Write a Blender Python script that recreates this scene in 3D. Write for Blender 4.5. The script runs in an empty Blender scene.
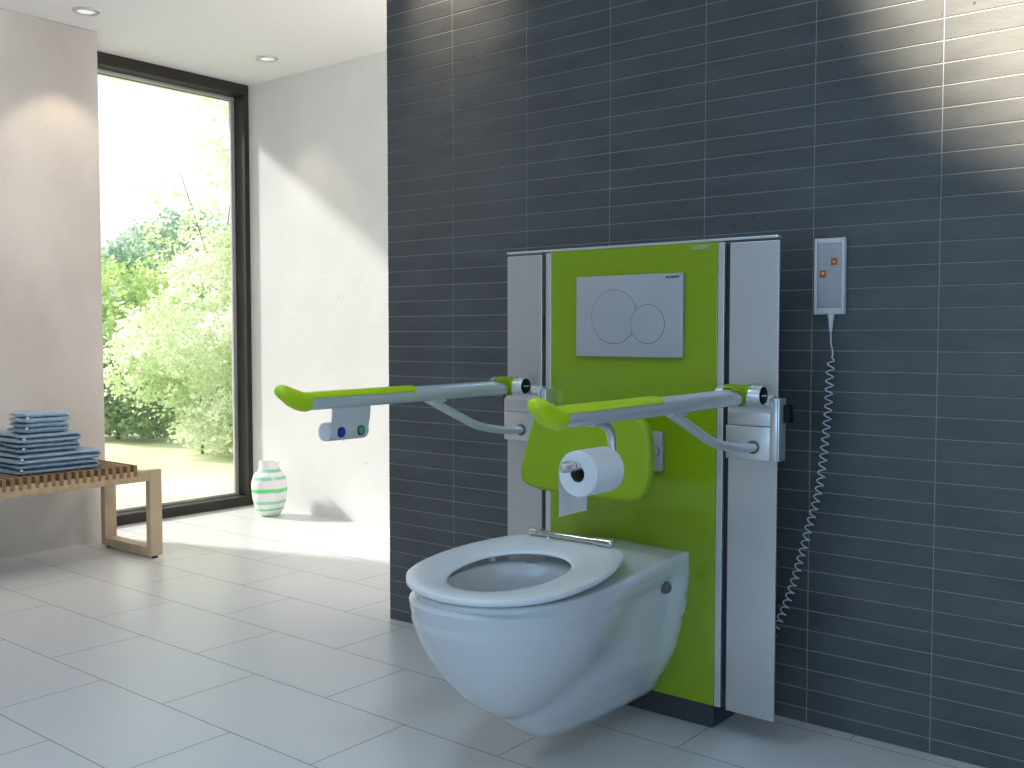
import bpy, bmesh, math, random
import numpy as np
from mathutils import Vector, Matrix
random.seed(7)
S = bpy.context.scene
COL = S.collection
PI = math.pi

# ------------------------------------------------------------------ render look
S.view_settings.view_transform = 'Standard'
S.view_settings.look = 'None'
S.view_settings.gamma = 1.0
S.view_settings.use_curve_mapping = False
S.view_settings.exposure = 0.0
S.cycles.use_denoising = True
S.cycles.max_bounces = 10
S.cycles.diffuse_bounces = 5
S.cycles.transparent_max_bounces = 16
S.cycles.sample_clamp_indirect = 6.0

# ------------------------------------------------------------------ materials
def srgb(r, g, b):
    f = lambda c: (c / 255 / 12.92) if c / 255 <= 0.04045 else ((c / 255 + 0.055) / 1.055) ** 2.4
    return (f(r), f(g), f(b), 1)

def new_mat(name, col=(.5, .5, .5, 1), rough=.5, metal=0.0, spec=.5, coat=0.0, coat_rough=.05):
    m = bpy.data.materials.new(name); m.use_nodes = True
    b = m.node_tree.nodes['Principled BSDF']
    b.inputs['Base Color'].default_value = col
    b.inputs['Roughness'].default_value = rough
    b.inputs['Metallic'].default_value = metal
    b.inputs['Specular IOR Level'].default_value = spec
    b.inputs['Coat Weight'].default_value = coat
    b.inputs['Coat Roughness'].default_value = coat_rough
    return m

def mottle(m, a, b, scale=3.0, detail=6.0, stretch=(1, 1, 1), bump=0.0, bump_scale=None, pits=None, rough=None, pit_scale=9.0):
    """noise-varied colour between a and b, optional bump, optional dark pits"""
    nt = m.node_tree; N = nt.nodes; L = nt.links; p = N['Principled BSDF']
    tc = N.new('ShaderNodeTexCoord'); mp = N.new('ShaderNodeMapping'); mp.inputs['Scale'].default_value = stretch
    L.new(tc.outputs['Object'], mp.inputs['Vector'])
    n = N.new('ShaderNodeTexNoise'); n.inputs['Scale'].default_value = scale; n.inputs['Detail'].default_value = detail
    L.new(mp.outputs[0], n.inputs['Vector'])
    r = N.new('ShaderNodeValToRGB'); r.color_ramp.elements[0].color = a; r.color_ramp.elements[1].color = b
    r.color_ramp.elements[0].position = .3; r.color_ramp.elements[1].position = .7
    L.new(n.outputs['Fac'], r.inputs[0]); out = r.outputs[0]
    if pits:
        v = N.new('ShaderNodeTexVoronoi'); v.inputs['Scale'].default_value = pit_scale; v.inputs['Randomness'].default_value = 1
        L.new(tc.outputs['Object'], v.inputs['Vector'])
        n2 = N.new('ShaderNodeTexNoise'); n2.inputs['Scale'].default_value = 5
        L.new(tc.outputs['Object'], n2.inputs['Vector'])
        mm = N.new('ShaderNodeMath'); mm.operation = 'MULTIPLY_ADD'
        L.new(n2.outputs['Fac'], mm.inputs[0]); mm.inputs[1].default_value = -.35; mm.inputs[2].default_value = .19
        lt = N.new('ShaderNodeMath'); lt.operation = 'LESS_THAN'
        L.new(v.outputs['Distance'], lt.inputs[0]); L.new(mm.outputs[0], lt.inputs[1])
        mx = N.new('ShaderNodeMixRGB'); L.new(lt.outputs[0], mx.inputs[0]); L.new(out, mx.inputs[1]); mx.inputs[2].default_value = pits
        out = mx.outputs[0]
    L.new(out, p.inputs['Base Color'])
    if rough:
        rr = N.new('ShaderNodeMapRange'); L.new(n.outputs['Fac'], rr.inputs[0])
        rr.inputs[3].default_value = rough[0]; rr.inputs[4].default_value = rough[1]
        L.new(rr.outputs[0], p.inputs['Roughness'])
    if bump:
        nb = N.new('ShaderNodeTexNoise'); nb.inputs['Scale'].default_value = bump_scale or scale * 8; nb.inputs['Detail'].default_value = 5
        L.new(mp.outputs[0], nb.inputs['Vector'])
        bp = N.new('ShaderNodeBump'); bp.inputs['Strength'].default_value = bump; bp.inputs['Distance'].default_value = .004
        L.new(nb.outputs['Fac'], bp.inputs['Height']); L.new(bp.outputs[0], p.inputs['Normal'])
    return m

M = {}
M['tile'] = mottle(new_mat('slate_tile', rough=.38, spec=.45), (.064, .069, .072, 1), (.094, .101, .105, 1), 5, 8, (1, 1, 3), bump=.12, bump_scale=60, pits=(.026, .027, .028, 1), rough=(.30, .44), pit_scale=19)
M['grout_light'] = mottle(new_mat('pale_grout', rough=.7), (.28, .285, .29, 1), (.33, .335, .34, 1), 20)
M['floor_tile'] = mottle(new_mat('pale_floor_tile', rough=.3, spec=.5), (.60, .60, .595, 1), (.64, .64, .635, 1), .8, 3, rough=(.30, .33))
M['floor_grout'] = mottle(new_mat('floor_grout', rough=.8), (.20, .20, .20, 1), (.24, .24, .24, 1), 20)
M['concrete'] = mottle(new_mat('fair_faced_concrete', rough=.75, spec=.3), (.50, .455, .405, 1), (.68, .63, .575, 1), 2.2, 8, (1, 1, .6), bump=.25, bump_scale=40, pits=(.30, .27, .23, 1), pit_scale=17)
M['plaster'] = mottle(new_mat('white_concrete', rough=.8, spec=.25), (.68, .675, .66, 1), (.76, .755, .74, 1), 1.8, 8, bump=.25, bump_scale=45, pits=(.50, .49, .48, 1), pit_scale=15)
M['ceiling'] = mottle(new_mat('ceiling_paint', rough=.9, spec=.2), (.86, .84, .825, 1), (.88, .865, .845, 1), 1)
M['wallpaint'] = mottle(new_mat('off_white_paint', rough=.9, spec=.2), (.66, .65, .63, 1), (.70, .69, .67, 1), 1)
M['frame'] = mottle(new_mat('dark_bronze_frame', rough=.5, spec=.3), (.024, .020, .016, 1), (.034, .029, .023, 1), 6)
M['bead'] = mottle(new_mat('aluminium_bead', rough=.4, metal=.6), (.5, .5, .5, 1), (.58, .58, .58, 1), 6)
M['green_glass'] = mottle(new_mat('lime_glass', rough=.22, spec=.5, coat=.4, coat_rough=.08), (.225, .335, .005, 1), (.235, .345, .006, 1), 2)
M['green_soft'] = mottle(new_mat('lime_soft_plastic', rough=.42, spec=.4), (.47, .66, .006, 1), (.49, .68, .007, 1), 4)
M['green_pad'] = mottle(new_mat('lime_pad', rough=.38, spec=.4), (.26, .385, .005, 1), (.27, .395, .006, 1), 4)
M['alu'] = mottle(new_mat('brushed_aluminium', rough=.34, metal=.85), (.60, .60, .60, 1), (.64, .64, .64, 1), 2, 3, (1, 1, 1), rough=(.33, .37))
M['alu_bracket'] = mottle(new_mat('satin_aluminium', rough=.32, metal=.8), (.68, .68, .68, 1), (.72, .72, .72, 1), 3, 3, (1, 1, 1), rough=(.30, .35))
M['tube'] = mottle(new_mat('powder_grey_tube', rough=.28, metal=.4, spec=.5), (.64, .65, .67, 1), (.68, .69, .71, 1), 4)
M['plate_grey'] = mottle(new_mat('matt_chrome_plate', rough=.42, metal=.25), (.39, .395, .41, 1), (.42, .425, .44, 1), 3)
M['plate_edge'] = mottle(new_mat('button_gap', rough=.5), (.03, .03, .035, 1), (.04, .04, .045, 1), 3)
M['chrome'] = mottle(new_mat('chrome', rough=.14, metal=1), (.62, .60, .57, 1), (.68, .66, .63, 1), 3)
M['ceramic'] = mottle(new_mat('white_ceramic', rough=.13, spec=.5, coat=.25), (.62, .63, .64, 1), (.65, .66, .67, 1), 2)
M['seat'] = mottle(new_mat('white_seat_plastic', rough=.24, spec=.5), (.74, .745, .755, 1), (.77, .775, .785, 1), 2)
M['black'] = mottle(new_mat('black_plastic', rough=.55, spec=.15), (.008, .008, .009, 1), (.014, .014, .015, 1), 8)
M['dark'] = mottle(new_mat('dark_cavity', rough=.6), (.012, .013, .015, 1), (.018, .019, .021, 1), 4)
M['plinth'] = mottle(new_mat('anthracite_plinth', rough=.45), (.035, .036, .04, 1), (.045, .046, .05, 1), 4)
M['grey_knob'] = mottle(new_mat('grey_cap', rough=.4), (.10, .10, .105, 1), (.13, .13, .135, 1), 4)
M['paper'] = mottle(new_mat('tissue_paper', rough=.9, spec=.15), (.72, .73, .745, 1), (.78, .79, .80, 1), 18, bump=.2, bump_scale=300)
M['core'] = mottle(new_mat('cardboard_core', rough=.8), (.10, .085, .07, 1), (.13, .11, .09, 1), 18)
M['box_grey'] = mottle(new_mat('control_box_grey', rough=.36, spec=.5), (.58, .58, .57, 1), (.62, .62, .61, 1), 5)
M['blue_btn'] = mottle(new_mat('blue_button', rough=.3), (.004, .035, .42, 1), (.005, .045, .5, 1), 5)
M['green_btn'] = mottle(new_mat('green_button', rough=.3), (.06, .38, .17, 1), (.08, .44, .2, 1), 5)
M['remote'] = mottle(new_mat('pale_grey_plastic', rough=.4), (.62, .63, .645, 1), (.66, .67, .685, 1), 5)
M['remote_face'] = mottle(new_mat('grey_keypad', rough=.4), (.40, .41, .43, 1), (.44, .45, .47, 1), 5)
M['orange'] = mottle(new_mat('orange_button', rough=.4), (.52, .10, .004, 1), (.58, .12, .005, 1), 5)
M['arrow'] = mottle(new_mat('pale_arrow', rough=.5), (.85, .62, .42, 1), (.9, .66, .46, 1), 5)
M['letter_dark'] = mottle(new_mat('dark_lettering', rough=.5), (.03, .035, .05, 1), (.04, .045, .06, 1), 5)
M['letter_pale'] = mottle(new_mat('pale_lettering', rough=.5), (.40, .45, .36, 1), (.44, .49, .40, 1), 5)
M['letter_white'] = mottle(new_mat('white_lettering', rough=.5), (.7, .7, .7, 1), (.75, .75, .75, 1), 5)
M['wood'] = mottle(new_mat('pale_oak', rough=.5, spec=.35), (.40, .285, .165, 1), (.53, .40, .25, 1), 4, 8, (1, 9, 9), bump=.1)
M['wood_leg'] = mottle(new_mat('pale_oak_frame', rough=.5, spec=.35), (.43, .32, .20, 1), (.54, .42, .28, 1), 4, 8, (9, 1.2, 1.2), bump=.1)
M['wood_slat'] = mottle(new_mat('brown_oak_slats', rough=.5, spec=.35), (.20, .115, .055, 1), (.31, .195, .10, 1), 4, 8, (1, 9, 9), bump=.1)
M['foot'] = mottle(new_mat('rubber_foot', rough=.7), (.05, .045, .04, 1), (.06, .055, .05, 1), 5)
def towel_mat(name, a, b):
    return mottle(new_mat(name, rough=1, spec=.1), a, b, 55, 3, (1, 1, 1), bump=.9, bump_scale=240)
M['towelA'] = towel_mat('blue_terry', (.27, .37, .455, 1), (.38, .48, .56, 1))
M['towelB'] = towel_mat('deep_blue_terry', (.19, .29, .39, 1), (.28, .38, .475, 1))
M['lawn'] = mottle(new_mat('lawn', rough=1, spec=.1), (.50, .57, .32, 1), (.74, .77, .50, 1), .9, 6, bump=.5, bump_scale=30)
M['bark'] = mottle(new_mat('bark', rough=.9), (.10, .08, .06, 1), (.17, .14, .10, 1), 12, 6, (1, 1, .2), bump=.6)

def leaf_mat(name, a, b, trans):
    m = bpy.data.materials.new(name); m.use_nodes = True; nt = m.node_tree; N = nt.nodes; L = nt.links
    N.remove(N['Principled BSDF']); out = N['Material Output']
    tc = N.new('ShaderNodeTexCoord'); n = N.new('ShaderNodeTexNoise'); n.inputs['Scale'].default_value = 2.2; n.inputs['Detail'].default_value = 8
    L.new(tc.outputs['Object'], n.inputs['Vector'])
    r = N.new('ShaderNodeValToRGB'); r.color_ramp.elements[0].color = a; r.color_ramp.elements[1].color = b
    r.color_ramp.elements[0].position = .36; r.color_ramp.elements[1].position = .64
    L.new(n.outputs['Fac'], r.inputs[0])
    d = N.new('ShaderNodeBsdfDiffuse'); t = N.new('ShaderNodeBsdfTranslucent'); mx = N.new('ShaderNodeMixShader')
    L.new(r.outputs[0], d.inputs[0]); L.new(r.outputs[0], t.inputs[0]); mx.inputs[0].default_value = trans
    L.new(d.outputs[0], mx.inputs[1]); L.new(t.outputs[0], mx.inputs[2]); L.new(mx.outputs[0], out.inputs[0])
    return m
M['leaf_dark'] = leaf_mat('dark_green_leaves', (.16, .30, .15, 1), (.38, .56, .24, 1), .5)
M['leaf_mid'] = leaf_mat('fresh_green_leaves', (.36, .54, .20, 1), (.80, .90, .48, 1), .5)
M['leaf_pale'] = leaf_mat('washed_pale_leaves', (.62, .75, .42, 1), (.95, .96, .87, 1), .5)  # leaf colour lightened to stand for the overexposed daylight outside
M['leaf_blue'] = leaf_mat('blue_green_leaves', (.28, .44, .34, 1), (.58, .73, .55, 1), .5)

def glass_mat():
    m = bpy.data.materials.new('window_glass'); m.use_nodes = True; nt = m.node_tree; N = nt.nodes; L = nt.links
    N.remove(N['Principled BSDF'])
    t = N.new('ShaderNodeBsdfTransparent'); t.inputs[0].default_value = (.985, .995, .99, 1)
    g = N.new('ShaderNodeBsdfGlossy'); g.inputs['Roughness'].default_value = .01
    f = N.new('ShaderNodeFresnel'); f.inputs[0].default_value = 1.45
    mx = N.new('ShaderNodeMixShader')
    L.new(f.outputs[0], mx.inputs[0]); L.new(t.outputs[0], mx.inputs[1]); L.new(g.outputs[0], mx.inputs[2])
    L.new(mx.outputs[0], N['Material Output'].inputs[0])
    return m
M['glass'] = glass_mat()

def vase_mat():
    m = new_mat('striped_vase_glaze', rough=.22, spec=.5)
    nt = m.node_tree; N = nt.nodes; L = nt.links; p = N['Principled BSDF']
    tc = N.new('ShaderNodeTexCoord'); sp = N.new('ShaderNodeSeparateXYZ'); L.new(tc.outputs['Object'], sp.inputs[0])
    n = N.new('ShaderNodeTexNoise'); n.inputs['Scale'].default_value = 9; n.inputs['Detail'].default_value = 2
    L.new(tc.outputs['Object'], n.inputs['Vector'])
    wob = N.new('ShaderNodeMath'); wob.operation = 'MULTIPLY_ADD'; L.new(n.outputs['Fac'], wob.inputs[0]); wob.inputs[1].default_value = .014
    add = N.new('ShaderNodeMath'); add.operation = 'MULTIPLY_ADD'
    L.new(sp.outputs[0], add.inputs[0]); add.inputs[1].default_value = -.05; L.new(sp.outputs[2], add.inputs[2])
    L.new(add.outputs[0], wob.inputs[2])
    ramp = N.new('ShaderNodeValToRGB'); cr = ramp.color_ramp; cr.interpolation = 'LINEAR'
    mr = N.new('ShaderNodeMapRange'); mr.inputs[2].default_value = .30; L.new(wob.outputs[0], mr.inputs[0]); L.new(mr.outputs[0], ramp.inputs[0])
    W = (.86, .84, .83, 1)
    bands = [(.046, .008, (.30, .62, .38, 1)), (.083, .010, (.33, .68, .42, 1)), (.146, .013, (.16, .70, .22, 1)), (.212, .011, (.30, .66, .42, 1)), (.252, .009, (.22, .60, .40, 1))]
    pts = [(0.0, (.62, .80, .64, 1)), (.028 / .3, (.66, .82, .68, 1)), (.034 / .3, W)]
    for z, h, c in bands:
        pts += [((z - h) / .3, W), ((z - h * .6) / .3, c), ((z + h * .6) / .3, c), ((z + h) / .3, W)]
    pts.append((1.0, W))
    while len(cr.elements) < len(pts): cr.elements.new(.5)
    for e, (q, c) in zip(cr.elements, sorted(pts, key=lambda a: a[0])): pass
    srt = sorted(pts, key=lambda a: a[0])
    for i, (q, c) in enumerate(srt):
        cr.elements[i].position = q
    for i, (q, c) in enumerate(srt):
        cr.elements[i].color = c
    L.new(ramp.outputs[0], p.inputs['Base Color'])
    p.inputs['Subsurface Weight'].default_value = 0
    return m
M['vase'] = vase_mat()

def emis(name, col, st):
    m = bpy.data.materials.new(name); m.use_nodes = True; N = m.node_tree.nodes
    N.remove(N['Principled BSDF']); e = N.new('ShaderNodeEmission'); e.inputs[0].default_value = col; e.inputs[1].default_value = st
    m.node_tree.links.new(e.outputs[0], N['Material Output'].inputs[0]); return m
M['lamp'] = emis('downlight_lens', (1, .95, .86, 1), .95)

# ------------------------------------------------------------------ mesh helpers
BASE = {}
def thing(name, label, cat, loc, group=None):
    o = bpy.data.objects.new(name, None); COL.objects.link(o); o.location = loc
    o.empty_display_size = .05
    o['label'] = label; o['category'] = cat
    if group: o['group'] = group
    BASE[o] = Vector(loc)
    return o

def emit(name, bm, mats, parent=None, smooth=None, loc=None, label=None):
    """link the bmesh (world coordinates) as one mesh object"""
    base = BASE[parent] if parent is not None else Vector(loc or (0, 0, 0))
    bmesh.ops.recalc_face_normals(bm, faces=bm.faces) if smooth != 'keep' else None
    bmesh.ops.translate(bm, verts=bm.verts, vec=-base)
    me = bpy.data.meshes.new(name); bm.to_mesh(me); bm.free()
    if not isinstance(mats, (list, tuple)): mats = [mats]
    for m in mats: me.materials.append(m)
    o = bpy.data.objects.new(name, me); COL.objects.link(o)
    if parent is not None: o.parent = parent
    else: o.location = base
    BASE[o] = base
    if smooth:
        for p in me.polygons: p.use_smooth = True
        if isinstance(smooth, (int, float)) and not isinstance(smooth, bool):
            try:
                me.set_sharp_from_angle(angle=math.radians(smooth))
            except Exception: pass
    if label: o['label'] = label
    return o

def NB(): return bmesh.new()

def box(bm, x0, x1, y0, y1, z0, z1, bev=0.0, seg=2, mat=0):
    vs = [bm.verts.new((x, y, z)) for x in (x0, x1) for y in (y0, y1) for z in (z0, z1)]
    fs = []
    for idx in ((0, 1, 3, 2), (4, 6, 7, 5), (0, 4, 5, 1), (2, 3, 7, 6), (0, 2, 6, 4), (1, 5, 7, 3)):
        f = bm.faces.new([vs[i] for i in idx]); f.material_index = mat; fs.append(f)
    if bev > 0:
        es = list({e for f in fs for e in f.edges})
        r = bmesh.ops.bevel(bm, geom=es, offset=bev, segments=seg, affect='EDGES', profile=.5)
        for f in r['faces']: f.material_index = mat
    return vs

def frame_at(t):
    t = t.normalized()
    ref = Vector((0, 0, 1)) if abs(t.z) < .95 else Vector((1, 0, 0))
    a = ref.cross(t).normalized(); b = t.cross(a).normalized()
    return a, b

def tube(bm, pts, rad, n=16, cap=True, sy=1.0, mat=0, round_end=False):
    """tube along points; rad may be a list; sy squeezes the 'b' axis"""
    P = [Vector(p) for p in pts]
    R = rad if isinstance(rad, (list, tuple)) else [rad] * len(P)
    rings = []; a = None
    for i, p in enumerate(P):
        t = (P[min(i + 1, len(P) - 1)] - P[max(i - 1, 0)]).normalized()
        if a is None: a, b = frame_at(t)
        else:
            a = (a - t * a.dot(t)).normalized(); b = t.cross(a).normalized()
        rings.append([bm.verts.new(p + a * (math.cos(k * 2 * PI / n) * R[i]) + b * (math.sin(k * 2 * PI / n) * R[i] * sy)) for k in range(n)])
    for r0, r1 in zip(rings, rings[1:]):
        for k in range(n):
            f = bm.faces.new((r0[k], r0[(k + 1) % n], r1[(k + 1) % n], r1[k])); f.material_index = mat
    if cap:
        for r in (rings[0], rings[-1]):
            f = bm.faces.new(r); f.material_index = mat
    return rings

def smooth_path(pts, n=8):
    """Catmull-Rom resample"""
    P = [Vector(p) for p in pts]; P = [P[0] * 2 - P[1]] + P + [P[-1] * 2 - P[-2]]
    out = []
    for i in range(1, len(P) - 2):
        for k in range(n):
            t = k / n; p0, p1, p2, p3 = P[i - 1:i + 3]
            out.append(.5 * ((2 * p1) + (p2 - p0) * t + (2 * p0 - 5 * p1 + 4 * p2 - p3) * t * t + (3 * p1 - p0 - 3 * p2 + p3) * t ** 3))
    out.append(P[-2]); return out

def lathe(bm, prof, c, axis='z', n=48, mat=0, close=True):
    """prof: list of (radius, height) around centre c"""
    rings = []
    for r, h in prof:
        ring = []
        for k in range(n):
            a = 2 * PI * k / n; u, v = r * math.cos(a), r * math.sin(a)
            p = {'z': (u, v, h), 'x': (h, u, v), 'y': (u, h, v)}[axis]
            ring.append(bm.verts.new((c[0] + p[0], c[1] + p[1], c[2] + p[2])))
        rings.append(ring)
    for r0, r1 in zip(rings, rings[1:]):
        for k in range(n):
            f = bm.faces.new((r0[k], r0[(k + 1) % n], r1[(k + 1) % n], r1[k])); f.material_index = mat
    if close:
        for r in (rings[0], rings[-1]): 
            f = bm.faces.new(r); f.material_index = mat
    return rings

def skin_rings(bm, loops, closed=True, cap0=False, cap1=False, mat=0):
    R = [[bm.verts.new(p) for p in L] for L in loops]; n = len(R[0])
    for r0, r1 in zip(R, R[1:]):
        for k in range(n if closed else n - 1):
            f = bm.faces.new((r0[k], r0[(k + 1) % n], r1[(k + 1) % n], r1[k])); f.material_index = mat
    if cap0: bm.faces.new(list(reversed(R[0]))).material_index = mat
    if cap1: bm.faces.new(R[-1]).material_index = mat
    return R

def prism_xz(bm, outline, y0, y1, bev=.0, mat=0, seg=3):
    """extrude an (x,z) outline along y with rounded rims (bev)"""
    n = len(outline); c = Vector((sum(p[0] for p in outline) / n, sum(p[1] for p in outline) / n))
    def inset(d):
        out = []
        for i in range(n):
            a = Vector(outline[i - 1]); b = Vector(outline[i]); e = Vector(outline[(i + 1) % n])
            t = (e - a).normalized(); nn = Vector((t.y, -t.x))
            if nn.dot(b - c) > 0: nn = -nn
            out.append(b + nn * d)
        return out
    loops = []
    s = 1 if y1 > y0 else -1
    if bev > 0:
        for k in range(seg + 1):
            a = PI / 2 * k / seg
            loops.append([(p.x, y0 + s * bev * (1 - math.sin(a)), p.y) for p in inset(bev * (1 - math.cos(PI / 2 - a)) if False else bev * (1 - math.sin(a)) ** 1.0 * 1.0)] if False else
                         [(p.x, y0 + s * bev * (1 - math.sin(a)), p.y) for p in inset(bev * (1 - math.cos(a)))][::1])
        loops = loops[::-1]
        # loops[0] is the inset face at y0, last the full outline
        loops = [[(p.x, y0 + s * bev * (1 - math.cos(PI / 2 * k / seg)), p.y) for p in inset(bev * (1 - math.sin(PI / 2 * k / seg)))] for k in range(seg + 1)]
        back = [[(p.x, y1 - s * bev * (1 - math.cos(PI / 2 * k / seg)), p.y) for p in inset(bev * (1 - math.sin(PI / 2 * k / seg)))] for k in range(seg + 1)]
        loops = loops + back[::-1]
    else:
        loops = [[(p[0], y0, p[1]) for p in outline], [(p[0], y1, p[1]) for p in outline]]
    skin_rings(bm, loops, True, True, True, mat)

def rrect(x0, x1, z0, z1, r, n=6):
    out = []
    for cx, cz, a0 in ((x1 - r, z1 - r, 0), (x0 + r, z1 - r, PI / 2), (x0 + r, z0 + r, PI), (x1 - r, z0 + r, 3 * PI / 2)):
        for k in range(n + 1):
            a = a0 + PI / 2 * k / n; out.append((cx + r * math.cos(a), cz + r * math.sin(a)))
    return out

def lettering(name, body, size, parent, origin, mat, xdir=(1, 0, 0), up=(0, 0, 1), extrude=.0006):
    cu = bpy.data.curves.new(name, 'FONT'); cu.body = body; cu.size = size; cu.extrude = extrude; cu.align_x = 'CENTER'; cu.align_y = 'CENTER'
    tmp = bpy.data.objects.new('tmp_text', cu); COL.objects.link(tmp)
    bpy.context.view_layer.update()
    me = bpy.data.meshes.new_from_object(tmp.evaluated_get(bpy.context.evaluated_depsgraph_get()))
    bpy.data.objects.remove(tmp); bpy.data.curves.remove(cu)
    x = Vector(xdir).normalized(); u = Vector(up).normalized(); nrm = x.cross(u)
    Mx = Matrix((x, u, nrm)).transposed().to_4x4(); Mx.translation = Vector(origin) - BASE[parent]
    me.transform(Mx); me.materials.clear(); me.materials.append(mat); me.name = name
    o = bpy.data.objects.new(name, me); COL.objects.link(o); o.parent = parent; BASE[o] = BASE[parent]
    return o

def structure(o): o['kind'] = 'structure'; return o

# ------------------------------------------------------------------ camera (solved from the wall tile grid)
CAM = Vector((2.48528, -2.40521, 0.97482))
yaw, pitch, FPX = math.radians(38.9556), math.radians(2.79067), 1010.5
cam = bpy.data.cameras.new('camera'); cam.sensor_width = 36; cam.lens = 36 * FPX / 1024; cam.clip_start = .02; cam.clip_end = 200
co = bpy.data.objects.new('camera', cam); COL.objects.link(co)
fw = Vector((-math.sin(yaw) * math.cos(pitch), math.cos(yaw) * math.cos(pitch), -math.sin(pitch)))
rt = fw.cross(Vector((0, 0, 1))).normalized(); up = rt.cross(fw)
mat = Matrix((rt, up, -fw)).transposed().to_4x4(); mat.translation = CAM
co.matrix_world = mat
S.camera = co

# ------------------------------------------------------------------ room
XW, YW, CZ = -2.297, 1.147, 2.377      # window plane, white wall plane, ceiling
XR, YB = 4.6, -5.2                      # unseen end wall, wall behind the camera
TW, TH = 0.29876, 0.05                  # wall tile pitch

# floor: running bond 600 x 300 tiles over a grout bed
bm = NB(); g = .0014
k0 = 0
for row in range(-18, 5):
    ytop = -.039 + .302 * row; ybot = ytop - .302
    if ybot > YW + .2: continue
    off = .115 if row % 2 == 0 else .415
    i = -6
    while True:
        x0 = off + .6 * i; x1 = x0 + .6; i += 1
        if x1 < -2.45: continue
        if x0 > XR: break
        ax0, ax1, ay0, ay1 = max(x0, -2.45) + g, min(x1, XR) - g, max(ybot, YB) + g, min(ytop, YW + .1) - g
        if ax1 - ax0 < .01 or ay1 - ay0 < .01: continue
        bm.faces.new([bm.verts.new((x, y, 0)) for x, y in ((ax0, ay0), (ax1, ay0), (ax1, ay1), (ax0, ay1))])
f = bm.faces.new([bm.verts.new(p) for p in ((-2.45, YB, -.0006), (XR, YB, -.0006), (XR, YW + .1, -.0006), (-2.45, YW + .1, -.0006))]); f.material_index = 1
structure(emit('floor', bm, [M['floor_tile'], M['floor_grout']]))

bm = NB(); box(bm, -2.75, XR + .1, YB - .1, YW + .1, CZ, CZ + .15)
structure(emit('ceiling', bm, M['ceiling']))

# dark tiled wall: individual bevelled tiles on a grout bed, slab end towards the passage
bm = NB(); rng = random.Random(3); WX1 = XR
cols = [(0.0, .2959)] + [(.2959 + TW * i, .2959 + TW * (i + 1)) for i in range(16)]
def tiles_on(bm, u0, u1, z0, z1, place):
    g = .0009; b = .0014; d = .0016
    t1, t2 = rng.uniform(-1, 1) * .0003, rng.uniform(-1, 1) * .0003
    o_ = [bm.verts.new(place(u, z, 0)) for u, z in ((u0 + g, z0 + g), (u1 - g, z0 + g), (u1 - g, z1 - g), (u0 + g, z1 - g))]
    i_ = [bm.verts.new(place(u, z, d + s * t1 + w * t2)) for u, z, s, w in ((u0 + g + b, z0 + g + b, -1, -1), (u1 - g - b, z0 + g + b, 1, -1), (u1 - g - b, z1 - g - b, 1, 1), (u0 + g + b, z1 - g - b, -1, 1))]
    bm.faces.new(i_)
    for q in range(4): bm.faces.new((o_[q], o_[(q + 1) % 4], i_[(q + 1) % 4], i_[q]))
rows = []
z = .036 - .05
while z < CZ:
    a, b_ = max(z, 0.0), min(z + .05, CZ); 
    if b_ - a > .004: rows.append((a, b_))
    z += .05
for a, b_ in rows:
    for u0, u1 in cols:
        if u0 > WX1: continue
        tiles_on(bm, u0, min(u1, WX1), a, b_, lambda u, z, d: (u, .0016 - d, z))
    tiles_on(bm, .0016, .16, a, b_, lambda u, z, d: (.0016 - d, u, z))
vs = box(bm, .0016, WX1, .0016, .16, 0, CZ, mat=1)
structure(emit('wall_right', bm, [M['tile'], M['grout_light']]))

bm = NB(); box(bm, -2.415, XR + .1, YW, YW + .25, -.02, CZ)
structure(emit('wall_back', bm, M['plaster']))
bm = NB(); box(bm, -2.2, -2.0, YB, .085, -.02, CZ, bev=.004, seg=1); box(bm, -2.55, -2.2, YB, -.30, -.02, CZ)
structure(emit('wall_left', bm, M['concrete']))
bm = NB(); box(bm, XR, XR + .15, YB, YW, -.02, CZ)
structure(emit('wall_end', bm, M['wallpaint']))
bm = NB(); box(bm, -2.55, XR + .15, YB - .15, YB, -.02, CZ)
structure(emit('wall_front', bm, M['wallpaint']))
bm = NB(); box(bm, -2.56, -2.42, -.32, YW + .1, 2.335, CZ); box(bm, -2.56, -2.42, -.32, YW + .1, -.3, .0)
structure(emit('trim_1', bm, M['frame']))

# window_1: fixed floor-to-ceiling glazing, frame and pane
bm = NB()
y0, y1 = -.30, YW + .002
box(bm, XW - .115, XW, y0, y1, CZ - .059, CZ + .001, bev=.003, seg=1)
box(bm, XW - .115, XW, y0, y1, 0, .052, bev=.003, seg=1)
box(bm, XW - .115, XW, y1 - .033, y1, .052, CZ - .059, bev=.003, seg=1)
box(bm, XW - .115, XW, y0, y0 + .035, .052, CZ - .059, bev=.003, seg=1)
win = structure(emit('window_1', bm, M['frame']))
bm = NB(); xg = XW - .112
for yy0, yy1, zz0, zz1 in ((y1 - .058, y1 - .033, .052, CZ - .059), (y0 + .035, y0 + .06, .052, CZ - .059), (y0 + .06, y1 - .058, .052, .066), (y0 + .06, y1 - .058, CZ - .075, CZ - .059)):
    box(bm, xg, xg + .02, yy0, yy1, zz0, zz1, bev=.002, seg=1)
emit('glazing_bead', bm, M['bead'], win, label='pale aluminium glazing bead')
bm = NB(); box(bm, xg + .006, xg + .010, y0 + .05, y1 - .05, .06, CZ - .068)
emit('pane', bm, M['glass'], win, label='clear glass pane')

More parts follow.
